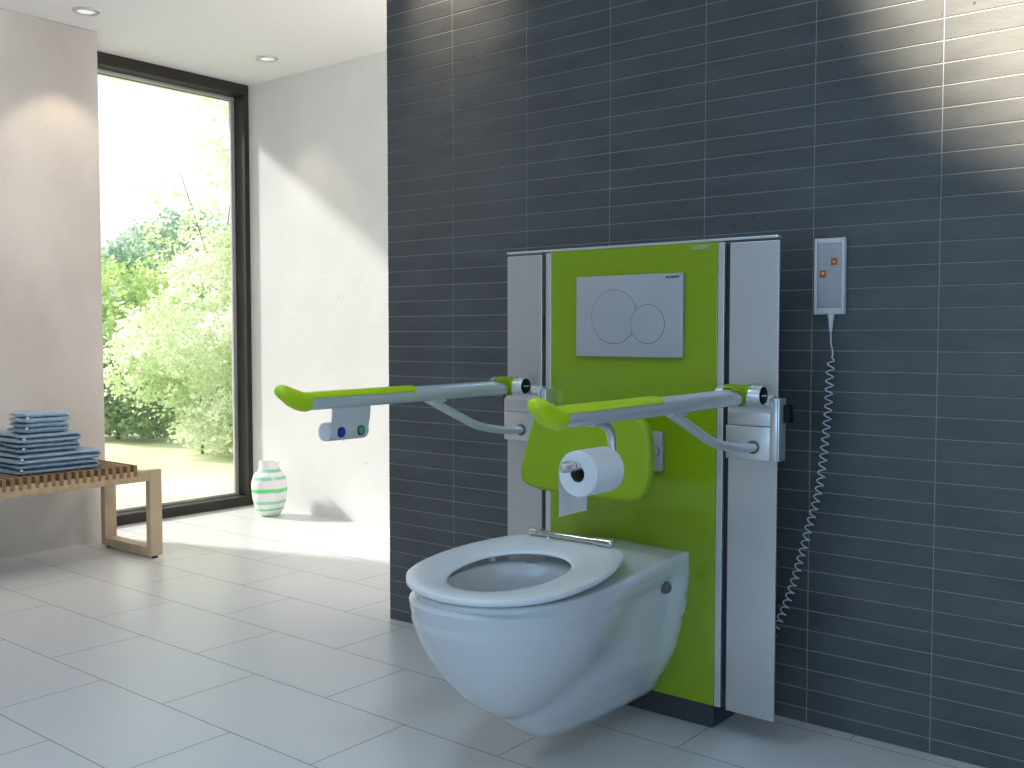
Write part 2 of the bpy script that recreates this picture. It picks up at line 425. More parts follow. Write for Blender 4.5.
# ------------------------------------------------------------------ toilet service panel
XC = 1.0875; YF = -.2
P = thing('toilet_service_panel', 'tall lime green glass panel with silver side plates and flush plate behind the toilet', 'toilet panel', (XC, -.1, 0))
bm = NB(); box(bm, .846, 1.330, YF + .012, 0, .06, 1.192); emit('cabinet_body', bm, M['dark'], P, label='dark inner body')
bm = NB(); box(bm, .85, 1.326, -.18, -.002, 0, .066, bev=.003, seg=1); emit('plinth', bm, M['plinth'], P, label='anthracite plinth')
bm = NB(); box(bm, .838, 1.337, YF, YF + .010, .065, 1.1985, bev=.0015); glass_front = emit('glass_front', bm, M['green_glass'], P, label='lime green glass front')
lettering('lettering', 'GEBERIT', .0145, glass_front, (1.292, YF - .0003, 1.187), M['letter_pale'])
bm = NB(); box(bm, .820, .837, YF + .001, YF + .012, .065, 1.1955, bev=.001); emit('edge_strip', bm, M['alu_bracket'], P, label='narrow aluminium edge strip')
bm = NB(); box(bm, 1.338, 1.3545, YF + .001, YF + .012, .065, 1.1955, bev=.001); emit('edge_strip', bm, M['alu_bracket'], P, label='narrow aluminium edge strip')
for a, b_ in ((.686, .807), (1.370, 1.494)):
    bm = NB(); box(bm, a, b_, YF, YF + .007, .063, 1.193, bev=.0012); emit('side_plate', bm, M['alu'], P, label='brushed silver side plate')
    for zz in (.3, 1.0):
        bm = NB(); box(bm, a if a < 1 else 1.329, .847 if a < 1 else b_ - .02, YF + .007, YF + .03, zz - .03, zz + .03)
        emit('plate_rail', bm, M['dark'], P)
for a, b_ in ((.808, .822), (1.353, 1.371)):
    bm = NB(); box(bm, a, b_, YF + .013, YF + .03, .066, 1.19); emit('gap_dark', bm, M['dark'], P)  # near-black strip added to darken the open gap between the plates
bm = NB(); box(bm, .685, 1.491, YF - .002, YF + .02, 1.1985, 1.205, bev=.0015); emit('top_cap', bm, M['alu_bracket'], P, label='thin aluminium top cap')
# flush plate with two round buttons
bm = NB(); prism_xz(bm, rrect(.931, 1.2495, .9175, 1.127, .003), YF - .013, YF - .0005, bev=.0025)
FP = emit('flush_plate', bm, M['plate_grey'], P, smooth=35, label='silver grey flush plate')
def disc_btn(cx, cz, r, other=None):
    """button flush with the plate, ringed by a thin groove; the big one is bitten by the small one"""
    pts = []; n = 72
    for k in range(n):
        a = 2 * PI * k / n; p = Vector((cx + r * math.cos(a), cz + r * math.sin(a)))
        if other:
            d = p - Vector(other[:2])
            if d.length < other[2] + .001: p = Vector(other[:2]) + d.normalized() * (other[2] + .001)
        pts.append((p.x, p.y))
    return pts
small = (1.151, 1.001, .0485); big = (1.050, 1.021, .069)
for c, other in ((big, small), (small, None)):
    out = disc_btn(*c, other)
    bm = NB()
    cx = sum(p[0] for p in out) / len(out); cz = sum(p[1] for p in out) / len(out)
    gap = [[(x + (x - c[0]) / c[2] * .0011, YF - .0132, z + (z - c[1]) / c[2] * .0011) for x, z in out], [(x, YF - .0132, z) for x, z in out]]
    skin_rings(bm, gap, mat=1)
    skin_rings(bm, [[(x, YF - .0125, z) for x, z in out], [(x, YF - .0138, z) for x, z in out], [(c[0] + (x - c[0]) * .985, YF - .0145, c[1] + (z - c[1]) * .985) for x, z in out]], cap1=True)
    emit('flush_button', bm, [M['plate_grey'], M['plate_edge']], FP, label='large round flush button' if other else 'small round flush button')
bm = NB(); box(bm, 1.2035, 1.2085, YF - .0138, YF - .0128, 1.1145, 1.1195); emit('emblem', bm, M['letter_dark'], FP)
lettering('lettering', 'GEBERIT', .0085, FP, (1.2255, YF - .0135, 1.117), M['letter_dark'])

# ------------------------------------------------------------------ toilet
T = thing('toilet', 'white wall-hung toilet with open oval seat, mounted on the lime green panel', 'toilet', (XC, -.55, .055))
PP = [-0.6764, 0.2125, 0.2495, 0.122, 1.8, 1.52, 0.9700, 3.5, 12.5]
YFIT = np.polyfit([.055, .12, .22, .40], [-0.6093, -0.685, -0.7340, -0.8000], 3)
RZ = [.050, .06, .073, .126, .183, .264, .316, .392, .435]; RW = [.055, .0695, .0845, .1135, .1415, .1635, .1745, .1795, .1785]
YS = -.45
NT = 200
TH_ = np.linspace(-np.pi, np.pi, NT, endpoint=False)
def march(inside):
    lo = np.zeros(NT); hi = np.full(NT, .8); dx = np.sin(TH_); dy = -np.cos(TH_)
    for _ in range(34):
        r = (lo + hi) / 2; ins = inside(dx * r, YS + dy * r); lo = np.where(ins, r, lo); hi = np.where(ins, hi, r)
    back = dy > 1e-6
    r = np.where(back, np.minimum(lo, (YF - YS) / np.maximum(dy, 1e-6)), lo)
    return dx * r, YS + dy * r
def pan_inside(z):
    yb, bT, aT, zb, pe, qe, wr, nb, k = PP
    s = min(max((.43 - z) / (.43 - zb), 0), 1); gq = (1 - s ** pe) ** (1 / qe)
    b = max(bT * gq, 1e-3); a = max(aT * gq, 1e-3); w = np.interp(z, RZ, RW)
    wr = wr - .04 * min(max((z - .12) / .14, 0), 1)
    yf = float(np.polyval(YFIT, z)); A = YF - yf
    def f(x, y):
        sm = np.clip((y + .275) / .05, 0, 1); sm = sm * sm * (3 - 2 * sm)
        wy = w * (wr + (1 - wr) * sm)
        ay = np.where(y < yb, a, .40 * gq + 1e-3)
        f1 = np.sqrt((x / b) ** 2 + ((y - yb) / ay) ** 2) - 1
        f2 = ((np.abs(x) / wy) ** nb + (np.abs(np.minimum(y - YF, 0)) / A) ** nb) ** (1 / nb) - 1
        m = np.minimum(f1, f2)
        return m - np.log(np.exp(-k * (f1 - m)) + np.exp(-k * (f2 - m))) / k < 0
    return f
def snap(x, y, inside):
    """put a vertex exactly on each rear corner and keep its neighbours on the two faces that meet there"""
    lo, hi = 0.0, .3
    for _ in range(40):
        w = (lo + hi) / 2
        if bool(np.all(inside(np.array([w]), np.array([YF - 1e-5])))): lo = w
        else: hi = w
    x = x.copy(); y = y.copy()
    for sg in (1, -1):
        th = math.atan2(sg * w, YS - YF); i = int(np.argmin(np.abs(np.angle(np.exp(1j * (TH_ - th))))))
        x[i] = sg * w; y[i] = YF
    x = np.where(y > YF - .002, np.clip(x, -w, w), x)
    return x, y
def rim_inside(grow):
    def f(x, y):
        hw_f = .2095 * np.sqrt(np.clip(1 - (np.minimum(y + .66, 0) / .243) ** 2, 0, 1))
        s = np.clip((y + .66) / .46, 0, 1); s = s * s * (3 - 2 * s)
        hw = np.where(y < -.66, hw_f, .2095 + (.1785 - .2095) * s) + grow
        return (np.abs(x) < hw) & (y > -.903 - grow)
    return f
loops = []
def loop3(x, y, z): return [(XC + float(a), float(b), float(c)) for a, b, c in zip(x, y, np.broadcast_to(z, x.shape))]
zs = [.055, .0562, .0595, .066, .075, .088, .105] + list(np.linspace(.12, .364, 26))
for z in zs:
    x, y = march(pan_inside(max(z, .062)))
    x, y = snap(x, y, pan_inside(max(z, .062)))
    ins = {.055: .86, .0562: .92, .0595: .965, .066: .99}.get(z, 1.0)
    x = x * ins; y = np.where(y < -.2001, -.2 + (y + .2) * (1 - (1 - ins) * .35), y)
    loops.append(loop3(x, y, z))
def ztop(y): return .4245 + .0135 * np.clip((y + .9) / .7, 0, 1)
for zz, grow in ((.372, -.015), (.380, -.010), (.387, -.006), (.393, -.003), (.399, -.001), (.406, 0.0), (.412, .0), (None, .0), (None, -.002), (None, -.007)):
    x, y = march(rim_inside(grow))
    if zz is not None and zz < .41:
        fa, fb = pan_inside(zz), rim_inside(grow)
        both = lambda x, y: fa(x, y) | fb(x, y)
        xp, yp = march(fa); ra, rb = np.hypot(xp, yp - YS), np.hypot(x, y - YS); K_ = 160.
        rs = np.log(np.exp(K_ * (ra - .3)) + np.exp(K_ * (rb - .3))) / K_ + .3 - math.log(2) / K_
        rs = np.where(y > YF - .003, np.maximum(ra, rb), rs)
        x = np.sin(TH_) * rs; y = np.minimum(YS - np.cos(TH_) * rs, YF)
    else: both = rim_inside(grow)
    x, y = snap(x, y, both)
    if zz is not None: z = np.full(NT, zz)
    else: z = ztop(y) - {0.0: .006, -.002: .002, -.007: 0.0}[grow]
    loops.append(loop3(x, y, z))
# top surface towards the opening, then down into the bowl
def egg(hw, yc, lf, lb, n=2.15):
    out = []
    for t in TH_:
        s_, c_ = math.sin(t), math.cos(t)
        X = math.copysign(abs(s_) ** (2 / n), s_) * hw; Yv = -math.copysign(abs(c_) ** (2 / n), c_)
        out.append((X, yc + Yv * (lf if Yv < 0 else lb)))
    return np.array(out)
op = egg(.140, -.655, .20, .155)
xo, yo = march(rim_inside(-.007)); xo, yo = snap(xo, yo, rim_inside(-.007))
for t in (.12, .3, .5, .7, .86, .95, 1.0):
    x = xo + (op[:, 0] - xo) * t; y = yo + (op[:, 1] - yo) * t
    crown = .013 * np.clip((y + .50) / .2, 0, 1) * np.clip(1 - (x / .178) ** 2, 0, 1)
    z = ztop(y) + crown - (.004 if t == 1.0 else 0)
    loops.append(loop3(x, y, z))
for hw, yc, lf, lb, z in ((.138, -.655, .198, .153, .418), (.133, -.655, .192, .147, .40), (.13, -.65, .185, .142, .36), (.118, -.64, .165, .13, .30), (.095, -.62, .13, .11, .24), (.065, -.60, .09, .085, .20), (.03, -.58, .045, .05, .185)):
    e = egg(hw, yc, lf, lb); loops.append(loop3(e[:, 0], e[:, 1], z))
bm = NB(); skin_rings(bm, loops, True, True, True)
pan = emit('bowl', bm, M['ceramic'], T, smooth=True, label='white ceramic bowl')
pan.data.set_sharp_from_angle(angle=math.radians(62))
# bolt covers
for sx in (1, -1):
    bm = NB(); lathe(bm, [(.0155, -.012), (.0155, .002), (.0148, .0065), (.0122, .0105), (.0075, .0132), (.002, .0140)], (XC + sx * .169, -.297, .366), 'x', 28)
    if sx < 0: bmesh.ops.scale(bm, verts=bm.verts, vec=(-1, 1, 1), space=Matrix.Translation((-(XC - .169), 0, 0)))
    emit('bolt_cover', bm, M['grey_knob'], T, smooth=40, label='dark grey bolt cover')

# seat ring, raised slightly towards its hinge
def seat_z(y): return .440 + .068 * (y + .94)
tab = [(-.912, 0), (-.906, .050), (-.895, .088), (-.878, .122), (-.858, .149), (-.818, .184), (-.777, .203), (-.735, .214), (-.694, .219), (-.652, .2205), (-.611, .2175), (-.569, .211), (-.527, .199), (-.486, .184), (-.455, .168), (-.434, .148), (-.421, .126), (-.415, .10), (-.414, .06), (-.414, 0)]
half = [Vector((w, y)) for y, w in tab]
full = half + [Vector((-p.x, p.y)) for p in half[-2:0:-1]]
sm = smooth_path([Vector((p.x, p.y, 0)) for p in full + [full[0]]], 10)
ds = [0.0]
for a, b_ in zip(sm, sm[1:]): ds.append(ds[-1] + (b_ - a).length)
NS = 144
outer = []
for k in range(NS):
    t = ds[-1] * k / NS; i = max(j for j in range(len(ds)) if ds[j] <= t + 1e-12); i = min(i, len(sm) - 2)
    outer.append(sm[i].lerp(sm[i + 1], (t - ds[i]) / max(ds[i + 1] - ds[i], 1e-9)))
def hole_pt(p):
    a = math.atan2(p.x, -(p.y + .66)); n = 2.1
    s_, c_ = math.sin(a), math.cos(a); l = .176 if c_ > 0 else .140; w = .1245
    r = 1 / ((abs(s_) / w) ** n + (abs(c_) / l) ** n) ** (1 / n)
    return Vector((s_ * r, -.66 - c_ * r, 0))
inner = [hole_pt(p) for p in outer]
sect = [(0.03, -.0132), (0.0, -.0095), (-.004, -.0055), (.0, -.0015), (.02, .0), (.07, .0012), (.35, .0018), (.7, -.001), (.9, -.005), (.975, -.008), (1.0, -.0115), (1.0, -.0125), (.97, -.0145), (.8, -.0150), (.3, -.0140)]
loops = []
for u, dz in sect:
    L_ = []
    for o_, i_ in zip(outer, inner):
        p = o_.lerp(i_, u); L_.append((XC - .003 + p.x - .040 * (p.y + .80), p.y, seat_z(p.y) + dz))
    loops.append(L_)
bm = NB(); skin_rings(bm, loops + [loops[0]], True); bmesh.ops.remove_doubles(bm, verts=bm.verts, dist=1e-6)
emit('seat', bm, M['seat'], T, smooth=True, label='white open oval seat')
for bx, by in ((-.155, -.56), (.155, -.56), (-.125, -.775), (.125, -.775)):
    bm = NB(); zt = seat_z(by) - .0135; zb = .415; lathe(bm, [(.009, zb), (.009, zt)], (XC + bx, by, 0), 'z', 16); emit('seat_buffer', bm, M['seat'], T, smooth=40)
# hinge rod
bm = NB(); hy, hz = -.434, .4865
prof = [(.004, -.134), (.0075, -.132), (.0095, -.126), (.0095, -.112), (.0078, -.110), (.0078, -.102), (.0092, -.100), (.0092, -.090), (.0070, -.088), (.0070, .078), (.0098, .080), (.0098, .088), (.0088, .0885), (.0088, .0905), (.0102, .092), (.0112, .122), (.0112, .130), (.0085, .133), (.003, .1335)]
prof = [(r_, h_ * .925) for r_, h_ in prof]; lathe(bm, prof, (XC - .016, hy, hz), 'x', 24)
emit('hinge_rod', bm, M['chrome'], T, smooth=35, label='chrome hinge rod')
for bx in (-.07, .07):
    bm = NB(); lathe(bm, [(.010, .432), (.010, .436), (.0075, .438), (.0075, .482)], (XC - .014 + bx, hy + .003, 0), 'z', 20); emit('hinge_post', bm, M['chrome'], T, smooth=40)

# ------------------------------------------------------------------ support rails
def make_rail(xa, x0, side, label, brk, name='support_rail'):
    """xa arm axis; pivot tube from x0 to x0+.112; side: +1 bracket wraps the outer edge at greater x"""
    R = thing(name, label, 'support rail', (xa, -.23, .68), 'fold-down support rails')
    za, yp = .829, -.262
    # bracket plate
    b0, b1 = brk
    bm = NB()
    box(bm, b0, b1 - .0185, -.236, YF + .0005, .684, .7625, bev=.002)
    box(bm, b0 + .004, b1 - .0185, -.2355, YF + .0005, .7635, .805, bev=.002)
    box(bm, b1 - .0180, b1, -.238, YF + .0005, .684, .829, bev=.003)
    emit('bracket', bm, M['alu_bracket'], R, smooth=35, label='satin aluminium bracket')
    # saddle: concave fillet from plate to pivot
    bm = NB(); sa, sb = b0 + .010, b1 - .0185
    prof = [(-.2352, .79), (-.2358, .798), (-.2385, .806), (-.244, .812), (-.252, .8155), (yp - .004, .8165), (yp + .02, .824), (-.215, .835), (YF, .832), (YF, .79)]
    skin_rings(bm, [[(sa, y, z) for y, z in prof], [(sb, y, z) for y, z in prof]], True, True, True)
    emit('saddle', bm, M['alu_bracket'], R, smooth=40)
    # outer clamp wrapping the side plate
    bm = NB()
    if side > 0: box(bm, b1 - .004, b1 + .003, -.234, -.196, .684, .829, bev=.002)
    else: box(bm, b0 - .003, b0 + .004, -.234, -.178, .684, .80, bev=.002)
    emit('edge_clamp', bm, M['alu_bracket'], R, smooth=35)
    bm = NB(); xx = b1 + .004 if side > 0 else b0 - .020
    if side > 0: box(bm, xx - .003, xx + .014, -.212, -.186, .772, .814, bev=.003)
    else: box(bm, xx + .003, xx + .018, -.222, -.19, .775, .814, bev=.003)
    emit('latch', bm, M['black'], R, smooth=35, label='black latch')
    # pivot tube + caps
    rp = .0225
    bm = NB(); lathe(bm, [(rp - .003, 0), (rp, .002), (rp, .109), (rp - .0015, .112)], (x0, yp, .836), 'x', 40)
    emit('pivot_tube', bm, M['alu_bracket'], R, smooth=40, label='aluminium pivot tube')
    bm = NB(); lathe(bm, [(rp - .002, .108), (rp - .002, .1135), (rp - .004, .1145)], (x0, yp, .836), 'x', 40)
    cap = emit('pivot_cap', bm, M['black'], R, smooth=40, label='black end cap')
    lettering('lettering', 'PRESSALIT', .0054, cap, (x0 + .1147, yp, .836), M['letter_white'], (0, 1, 0))
    # arm tube: slightly tall oval, ends under the green grip
    bm = NB(); n = 28
    def ring(y, z, rx, rz, bend=0.0):
        cb, sb_ = math.cos(bend), math.sin(bend)
        return [(xa + rx * math.cos(2 * PI * k / n), y - rz * math.sin(2 * PI * k / n) * sb_, z + rz * math.sin(2 * PI * k / n) * cb) for k in range(n)]
    skin_rings(bm, [ring(y, z, .0205, .0195) for y, z in ((yp, .834), (-.30, .832), (-.6, .8295), (-.985, .8275))], True, True, True)
    emit('arm_tube', bm, M['tube'], R, smooth=40, label='grey tubular arm')
    # lime collar at the pivot
    bm = NB()
    secs = []
    for t in np.linspace(0, 1, 9):
        y = yp - .052 + t * .050
        ph0 = PI / 2 - (.9 + 2.3 * min(max((t - .25) / .3, 0), 1)); ph1 = PI / 2 + 1.6
        rr = .0222 + .0030 * t
        L_ = [(xa + rr * math.cos(ph0 + (ph1 - ph0) * k / 16), y - .018 * max(0, math.sin(ph0 + (ph1 - ph0) * k / 16)) * (1 - t), .8335 + rr * math.sin(ph0 + (ph1 - ph0) * k / 16)) for k in range(17)]
        secs.append(L_)
    skin_rings(bm, secs, False)
    bmesh.ops.solidify(bm, geom=bm.faces[:], thickness=-.0022)
    # hood over the pivot tube
    hood = []
    for t in np.linspace(0, 1, 9):
        x = xa - .036 + t * .062; a0, a1 = PI * (.22 + .14 * (1 - t) ** 2), PI * (1.0 - .25 * (1 - t) ** 2)
        hood.append([(x, yp + (rp + .002) * math.cos(a0 + (a1 - a0) * k / 12), .836 + (rp + .002) * math.sin(a0 + (a1 - a0) * k / 12)) for k in range(13)])
    g0 = set(bm.faces)
    skin_rings(bm, hood, False)
    bmesh.ops.solidify(bm, geom=[f_ for f_ in bm.faces if f_ not in g0], thickness=-.0022)
    emit('collar', bm, M['green_soft'], R, smooth=40, label='lime green collar')
    # grip: upturned nose plus pad on top of the tube
    bm = NB()
    path = [(-.968, .827, -.02, .0220), (-.974, .8272, -.05, .0226), (-.983, .8290, -.16, .0228), (-.993, .8320, -.30, .0226), (-1.008, .8385, -.48, .0218), (-1.022, .8465, -.58, .0208), (-1.033, .8525, -.60, .0192), (-1.041, .8570, -.62, .0160), (-1.0455, .8597, -.62, .0110), (-1.0475, .8610, -.62, .0045)]
    skin_rings(bm, [ring(y, z, r, r * (.93 if i < 5 else .82), b) for i, (y, z, b, r) in enumerate(path)], True, True, True)
    secs = []
    for i, y in enumerate(np.linspace(-.985, -.642, 12)):
        ph0, ph1 = PI / 2 - 1.12, PI / 2 + 1.12; zc = .827 + (y + .955) / .35 * .0024
        r_in, r_out = .0190, (.0226 if i < 11 else .0220)
        sec = [(xa + r_out * 1.03 * math.cos(ph0 + (ph1 - ph0) * k / 14), y, zc + r_out * math.sin(ph0 + (ph1 - ph0) * k / 14)) for k in range(15)]
        sec += [(xa + r_in * math.cos(ph1 - (ph1 - ph0) * k / 14), y, zc + r_in * .95 * math.sin(ph1 - (ph1 - ph0) * k / 14)) for k in range(15)]
        secs.append(sec)
    skin_rings(bm, secs, True, True, True)
    emit('grip', bm, M['green_soft'], R, smooth=45, label='lime green grip')
    # curved stay
    xb = xa + .020
    bm = NB()
    sp = smooth_path([(xa, -.585, .815), (xa + .001, -.545, .797), (xa + .004, -.48, .768), (xa + .009, -.41, .738), (xa + .014, -.335, .722), (xb, -.275, .7155), (xb, -.232, .714)], 8)
    tube(bm, sp, [.0125 + .0 * i for i in range(len(sp))], 18, sy=.85)
    emit('stay', bm, M['tube'], R, smooth=40, label='curved grey stay')
    bm = NB(); prism_xz(bm, [(xa + u, z) for u, z in ((-.009, .814), (.009, .814), (.009, .806), (-.009, .806))], -.585, -.525, bev=.003)
    emit('stay_shoe', bm, M['tube'], R, smooth=40)
    bm = NB(); lathe(bm, [(.0155, -.2405), (.0155, -.237)], (xb, 0, .714), 'y', 24); emit('stay_socket', bm, M['grey_knob'], R, smooth=40)
    return R

RR = make_rail(1.432, 1.375, 1, 'fold-down support rail with lime grip carrying the toilet roll holder', (1.381, 1.511))
RL = make_rail(.744, .688, -1, 'fold-down support rail with lime grip and a hanging two-button control box', (.704, .850))

# roll holder under the rail beside the roll
XA = 1.432; RY0, RY1, RZc = -.914, -.822, .7225
bm = NB()
path = smooth_path([(XA, -.858, .814), (XA, -.832, .8085), (XA, -.813, .799), (XA, -.803, .782), (XA, -.801, .755), (XA, -.804, .743), (XA, -.815, .738), (XA, -.84, .7375), (XA, -.925, .7375)], 6)
tube(bm, path, [.0085] * len(path), 18)
lathe(bm, [(.0085, -.93), (.0098, -.934), (.0105, -.948), (.0095, -.957), (.006, -.962), (.001, -.963)], (XA, 0, .7385), 'y', 20)
emit('roll_holder', bm, M['alu_bracket'], RR, smooth=40, label='satin metal roll holder')
bm = NB(); box(bm, XA - .010, XA + .010, -.878, -.845, .806, .814, bev=.003); emit('holder_clip', bm, M['tube'], RR, smooth=35)

TR = thing('toilet_roll', 'white toilet roll with loose sheet hanging from the rail holder', 'toilet roll', (XA, -.868, RZc))
bm = NB(); ro, ri = .0425, .0155
prof = [(ri, RY0), (ro - .002, RY0), (ro, RY0 + .002), (ro, RY1 - .002), (ro - .002, RY1), (ri, RY1), (ri, RY0)]
lathe(bm, prof, (XA, 0, RZc), 'y', 64, close=False)
emit('paper', bm, M['paper'], TR, smooth=40, label='white paper winding')
bm = NB(); lathe(bm, [(ri, RY0 + .001), (ri, RY1 - .001), (ri - .0012, RY1 - .001), (ri - .0012, RY0 + .001), (ri, RY0 + .001)], (XA, 0, RZc), 'y', 40, close=False); emit('core', bm, M['core'], TR, smooth=40, label='brown cardboard core')
bm = NB(); sh = []
for i in range(25):
    if i < 8:
        a = PI * .55 + (PI * .45) * i / 7; sh.append((XA + (ro + .0008) * math.cos(a), RZc + (ro + .0008) * math.sin(a)))
    else:
        t = (i - 7) / 17; sh.append((XA - (ro + .0008) + .003 * math.sin(t * 3) * t, RZc - .0835 * t))
R_ = [[bm.verts.new((x, RY0 + .001 + (RY1 - RY0 - .002) * k / 8 + 0, z)) for k in range(9)] for i, (x, z) in enumerate(sh)]
for r0_, r1_ in zip(R_, R_[1:]):
    for k in range(8): bm.faces.new((r0_[k], r0_[k + 1], r1_[k + 1], r1_[k]))
bmesh.ops.solidify(bm, geom=bm.faces[:], thickness=.0005)
emit('loose_sheet', bm, M['paper'], TR, smooth=40, label='loose hanging sheet')

# control box below the other rail
bx = .744; cx, cz, rc = .7225, .7545, .0215
prof = [(bx + .006, .812), (bx + .0065, .80), (bx + .0045, .785), (bx + .0015, .772)]
arc = [(cx + rc * math.cos(a), cz + rc * math.sin(a)) for a in np.linspace(.35, -PI * 1.25, 26)]
outl = prof + [(float(a), float(b_)) for a, b_ in arc]
inn = [(cx + (rc - .004) * math.cos(a), cz + (rc - .004) * math.sin(a)) for a in np.linspace(-PI * 1.25, .2, 26)]
outl2 = outl + [(float(a), float(b_)) for a, b_ in inn] + [(bx - .0025, .772), (bx + .0005, .785), (bx + .002, .80), (bx + .001, .812)]
bm = NB(); BY0, BY1 = -.898, -.784
skin_rings(bm, [[(x, y, z) for x, z in outl2] for y in (BY0, BY1)], True, True, True)
CB = emit('control_box', bm, M['box_grey'], RL, smooth=40, label='grey scroll-shaped control box')
bm = NB(); lathe(bm, [(rc - .0005, BY0 - .002), (rc, BY0 + .001), (rc - .0005, BY1 - .001)], (cx, 0, cz), 'y', 40); emit('end_disc', bm, M['remote'], CB, smooth=40, label='pale round end cap')
for by, m_, lb in ((-.868, 'blue_btn', 'blue push button'), (-.808, 'green_btn', 'green push button')):
    xs = cx + rc
    bm = NB(); lathe(bm, [(.0118, -.003), (.0118, .0008), (.0110, .0012)], (xs, by, .7535), 'x', 28, mat=1); lathe(bm, [(.0092, .0), (.0092, .0022), (.0078, .0030), (.002, .0033)], (xs, by, .7535), 'x', 28)
    emit('push_button', bm, [M[m_], M['black']], CB, smooth=40, label=lb)

# ------------------------------------------------------------------ back cushion
BC = thing('back_cushion', 'lime green padded back cushion above the toilet seat', 'back cushion', (1.09, -.30, .58))
ctrl = [(1.245, .7885), (1.268, .776), (1.283, .752), (1.2885, .71), (1.289, .665), (1.283, .622), (1.270, .598), (1.245, .584), (1.19, .580), (1.10, .581), (1.0, .583), (.945, .586), (.912, .593), (.895, .605), (.889, .625), (.895, .655), (.908, .70), (.923, .745), (.936, .772), (.955, .785), (.985, .789), (1.09, .790), (1.19, .790)]
ctrl = [(a - .017 * min(max((a - 1.15) / .09, 0), 1), b_) for a, b_ in ctrl]
sm = smooth_path([Vector((a, b_, 0)) for a, b_ in ctrl + [ctrl[0]]], 5)[:-1]
bm = NB(); prism_xz(bm, [(p.x, p.y) for p in sm], -.402, -.370, bev=.012, seg=5)
emit('pad', bm, M['green_pad'], BC, smooth=60, label='lime green pad')
bm = NB(); prism_xz(bm, rrect(.981, 1.194, .632, .732, .004), YF - .014, YF - .0002, bev=.003); MP = emit('mounting_plate', bm, M['plate_grey'], BC, smooth=35, label='grey mounting plate')
for sx in (-.087, .087):
    bm = NB(); lathe(bm, [(.0135, -.0152), (.0135, -.0138)], (XC + sx, YF, .682), 'y', 32); lathe(bm, [(.0125, -.0157), (.0125, -.0138)], (XC + sx, YF, .682), 'y', 32, mat=1)
    emit('screw_cover', bm, [M['plate_edge'], M['plate_grey']], MP, smooth=40)
for sx in (-.05, .05):
    bm = NB(); tube(bm, [(XC + sx, YF - .013, .682), (XC + sx, -.28, .682), (XC + sx, -.368, .682)], .012, 18); emit('strut', bm, M['tube'], BC, smooth=40)

# ------------------------------------------------------------------ hand control on the tiled wall
H = thing('hand_control', 'pale grey hand control with two orange buttons and coiled cord on dark tiles', 'hand control', (1.55, 0, 1.02))
bm = NB(); prism_xz(bm, rrect(1.503, 1.577, 1.024, 1.2085, .004), -.012, -.0005, bev=.003); body = emit('body', bm, M['remote'], H, smooth=35, label='pale grey case')
bm = NB(); box(bm, 1.5025, 1.5095, -.019, -.011, 1.024, 1.2085, bev=.0018); emit('side_rail', bm, M['remote'], H, smooth=35)
bm = NB(); box(bm, 1.5705, 1.5775, -.019, -.011, 1.024, 1.2085, bev=.0018); emit('side_rail', bm, M['remote'], H, smooth=35)
bm = NB(); prism_xz(bm, rrect(1.510, 1.570, 1.041, 1.194, .002), -.0155, -.011, bev=.0015); kp = emit('keypad', bm, M['remote_face'], H, smooth=35, label='grey keypad')
bm = NB(); box(bm, 1.510, 1.570, -.017, -.011, 1.194, 1.2075, bev=.0015); emit('end_ridge', bm, M['remote'], H, smooth=35)
bm = NB(); box(bm, 1.510, 1.570, -.017, -.011, 1.0245, 1.040, bev=.0015); emit('end_ridge', bm, M['remote'], H, smooth=35)
for cx_, cz_, up_ in ((1.5515, 1.1515, 1), (1.5245, 1.1225, -1)):
    bm = NB(); prism_xz(bm, rrect(cx_ - .0075, cx_ + .0075, cz_ - .0085, cz_ + .0085, .0012), -.0175, -.0150, bev=.0006)
    b_ = emit('button', bm, M['orange'], kp, smooth=35, label='orange button with %s arrow' % ('up' if up_ > 0 else 'down'))
    bm = NB(); tri = [(cx_ - .004, cz_ - .003 * up_), (cx_ + .004, cz_ - .003 * up_), (cx_, cz_ + .0035 * up_)]
    skin_rings(bm, [[(x, -.0172, z) for x, z in tri], [(x, -.0180, z) for x, z in tri]], True, True, True); emit('arrow', bm, M['arrow'], kp)
bm = NB()
lathe(bm, [(.0085, 1.025), (.0078, 1.015), (.0062, 1.012), (.0068, 1.008), (.0055, 1.005), (.006, 1.001), (.0048, .998), (.0052, .994), (.0040, .990), (.0044, .987), (.003, .983)], (1.543, -.010, 0), 'z', 20)
emit('strain_relief', bm, M['remote'], H, smooth=30)
axis = smooth_path([(1.543, -.010, .99), (1.545, -.012, .955), (1.5505, -.014, .928), (1.546, -.016, .889), (1.5435, -.016, .845), (1.542, -.016, .798), (1.5375, -.016, .735), (1.532, -.016, .675), (1.523, -.016, .602), (1.512, -.016, .553), (1.500, -.016, .508), (1.4865, -.016, .452), (1.473, -.016, .401), (1.459, -.016, .35), (1.443, -.016, .302), (1.426, -.016, .258), (1.408, -.016, .218), (1.38, -.016, .17), (1.345, -.018, .135)], 40)
ln = [0.0]
for a, b2 in zip(axis, axis[1:]): ln.append(ln[-1] + (b2 - a).length)
coil = []; start, pitch_c, amp = .066, .0205, .0085
phase = 0.0; last = ln[0]
step = .0009
L_tot = ln[-1]; s_ = 0.0; i = 0
while s_ < L_tot:
    while i < len(ln) - 2 and ln[i + 1] < s_: i += 1
    t = (s_ - ln[i]) / max(ln[i + 1] - ln[i], 1e-9); p = axis[i].lerp(axis[i + 1], t); tg = (axis[i + 1] - axis[i]).normalized()
    a = Vector((0, -1, 0)); b2 = tg.cross(a).normalized()
    k = min(max((s_ - start) / .02, 0), 1) * min(max((L_tot - s_) / .02, 0), 1)
    ph = 2 * PI * (s_ - start) / pitch_c
    coil.append(p + (b2 * math.cos(ph) + a * math.sin(ph)) * amp * k)
    s_ += step
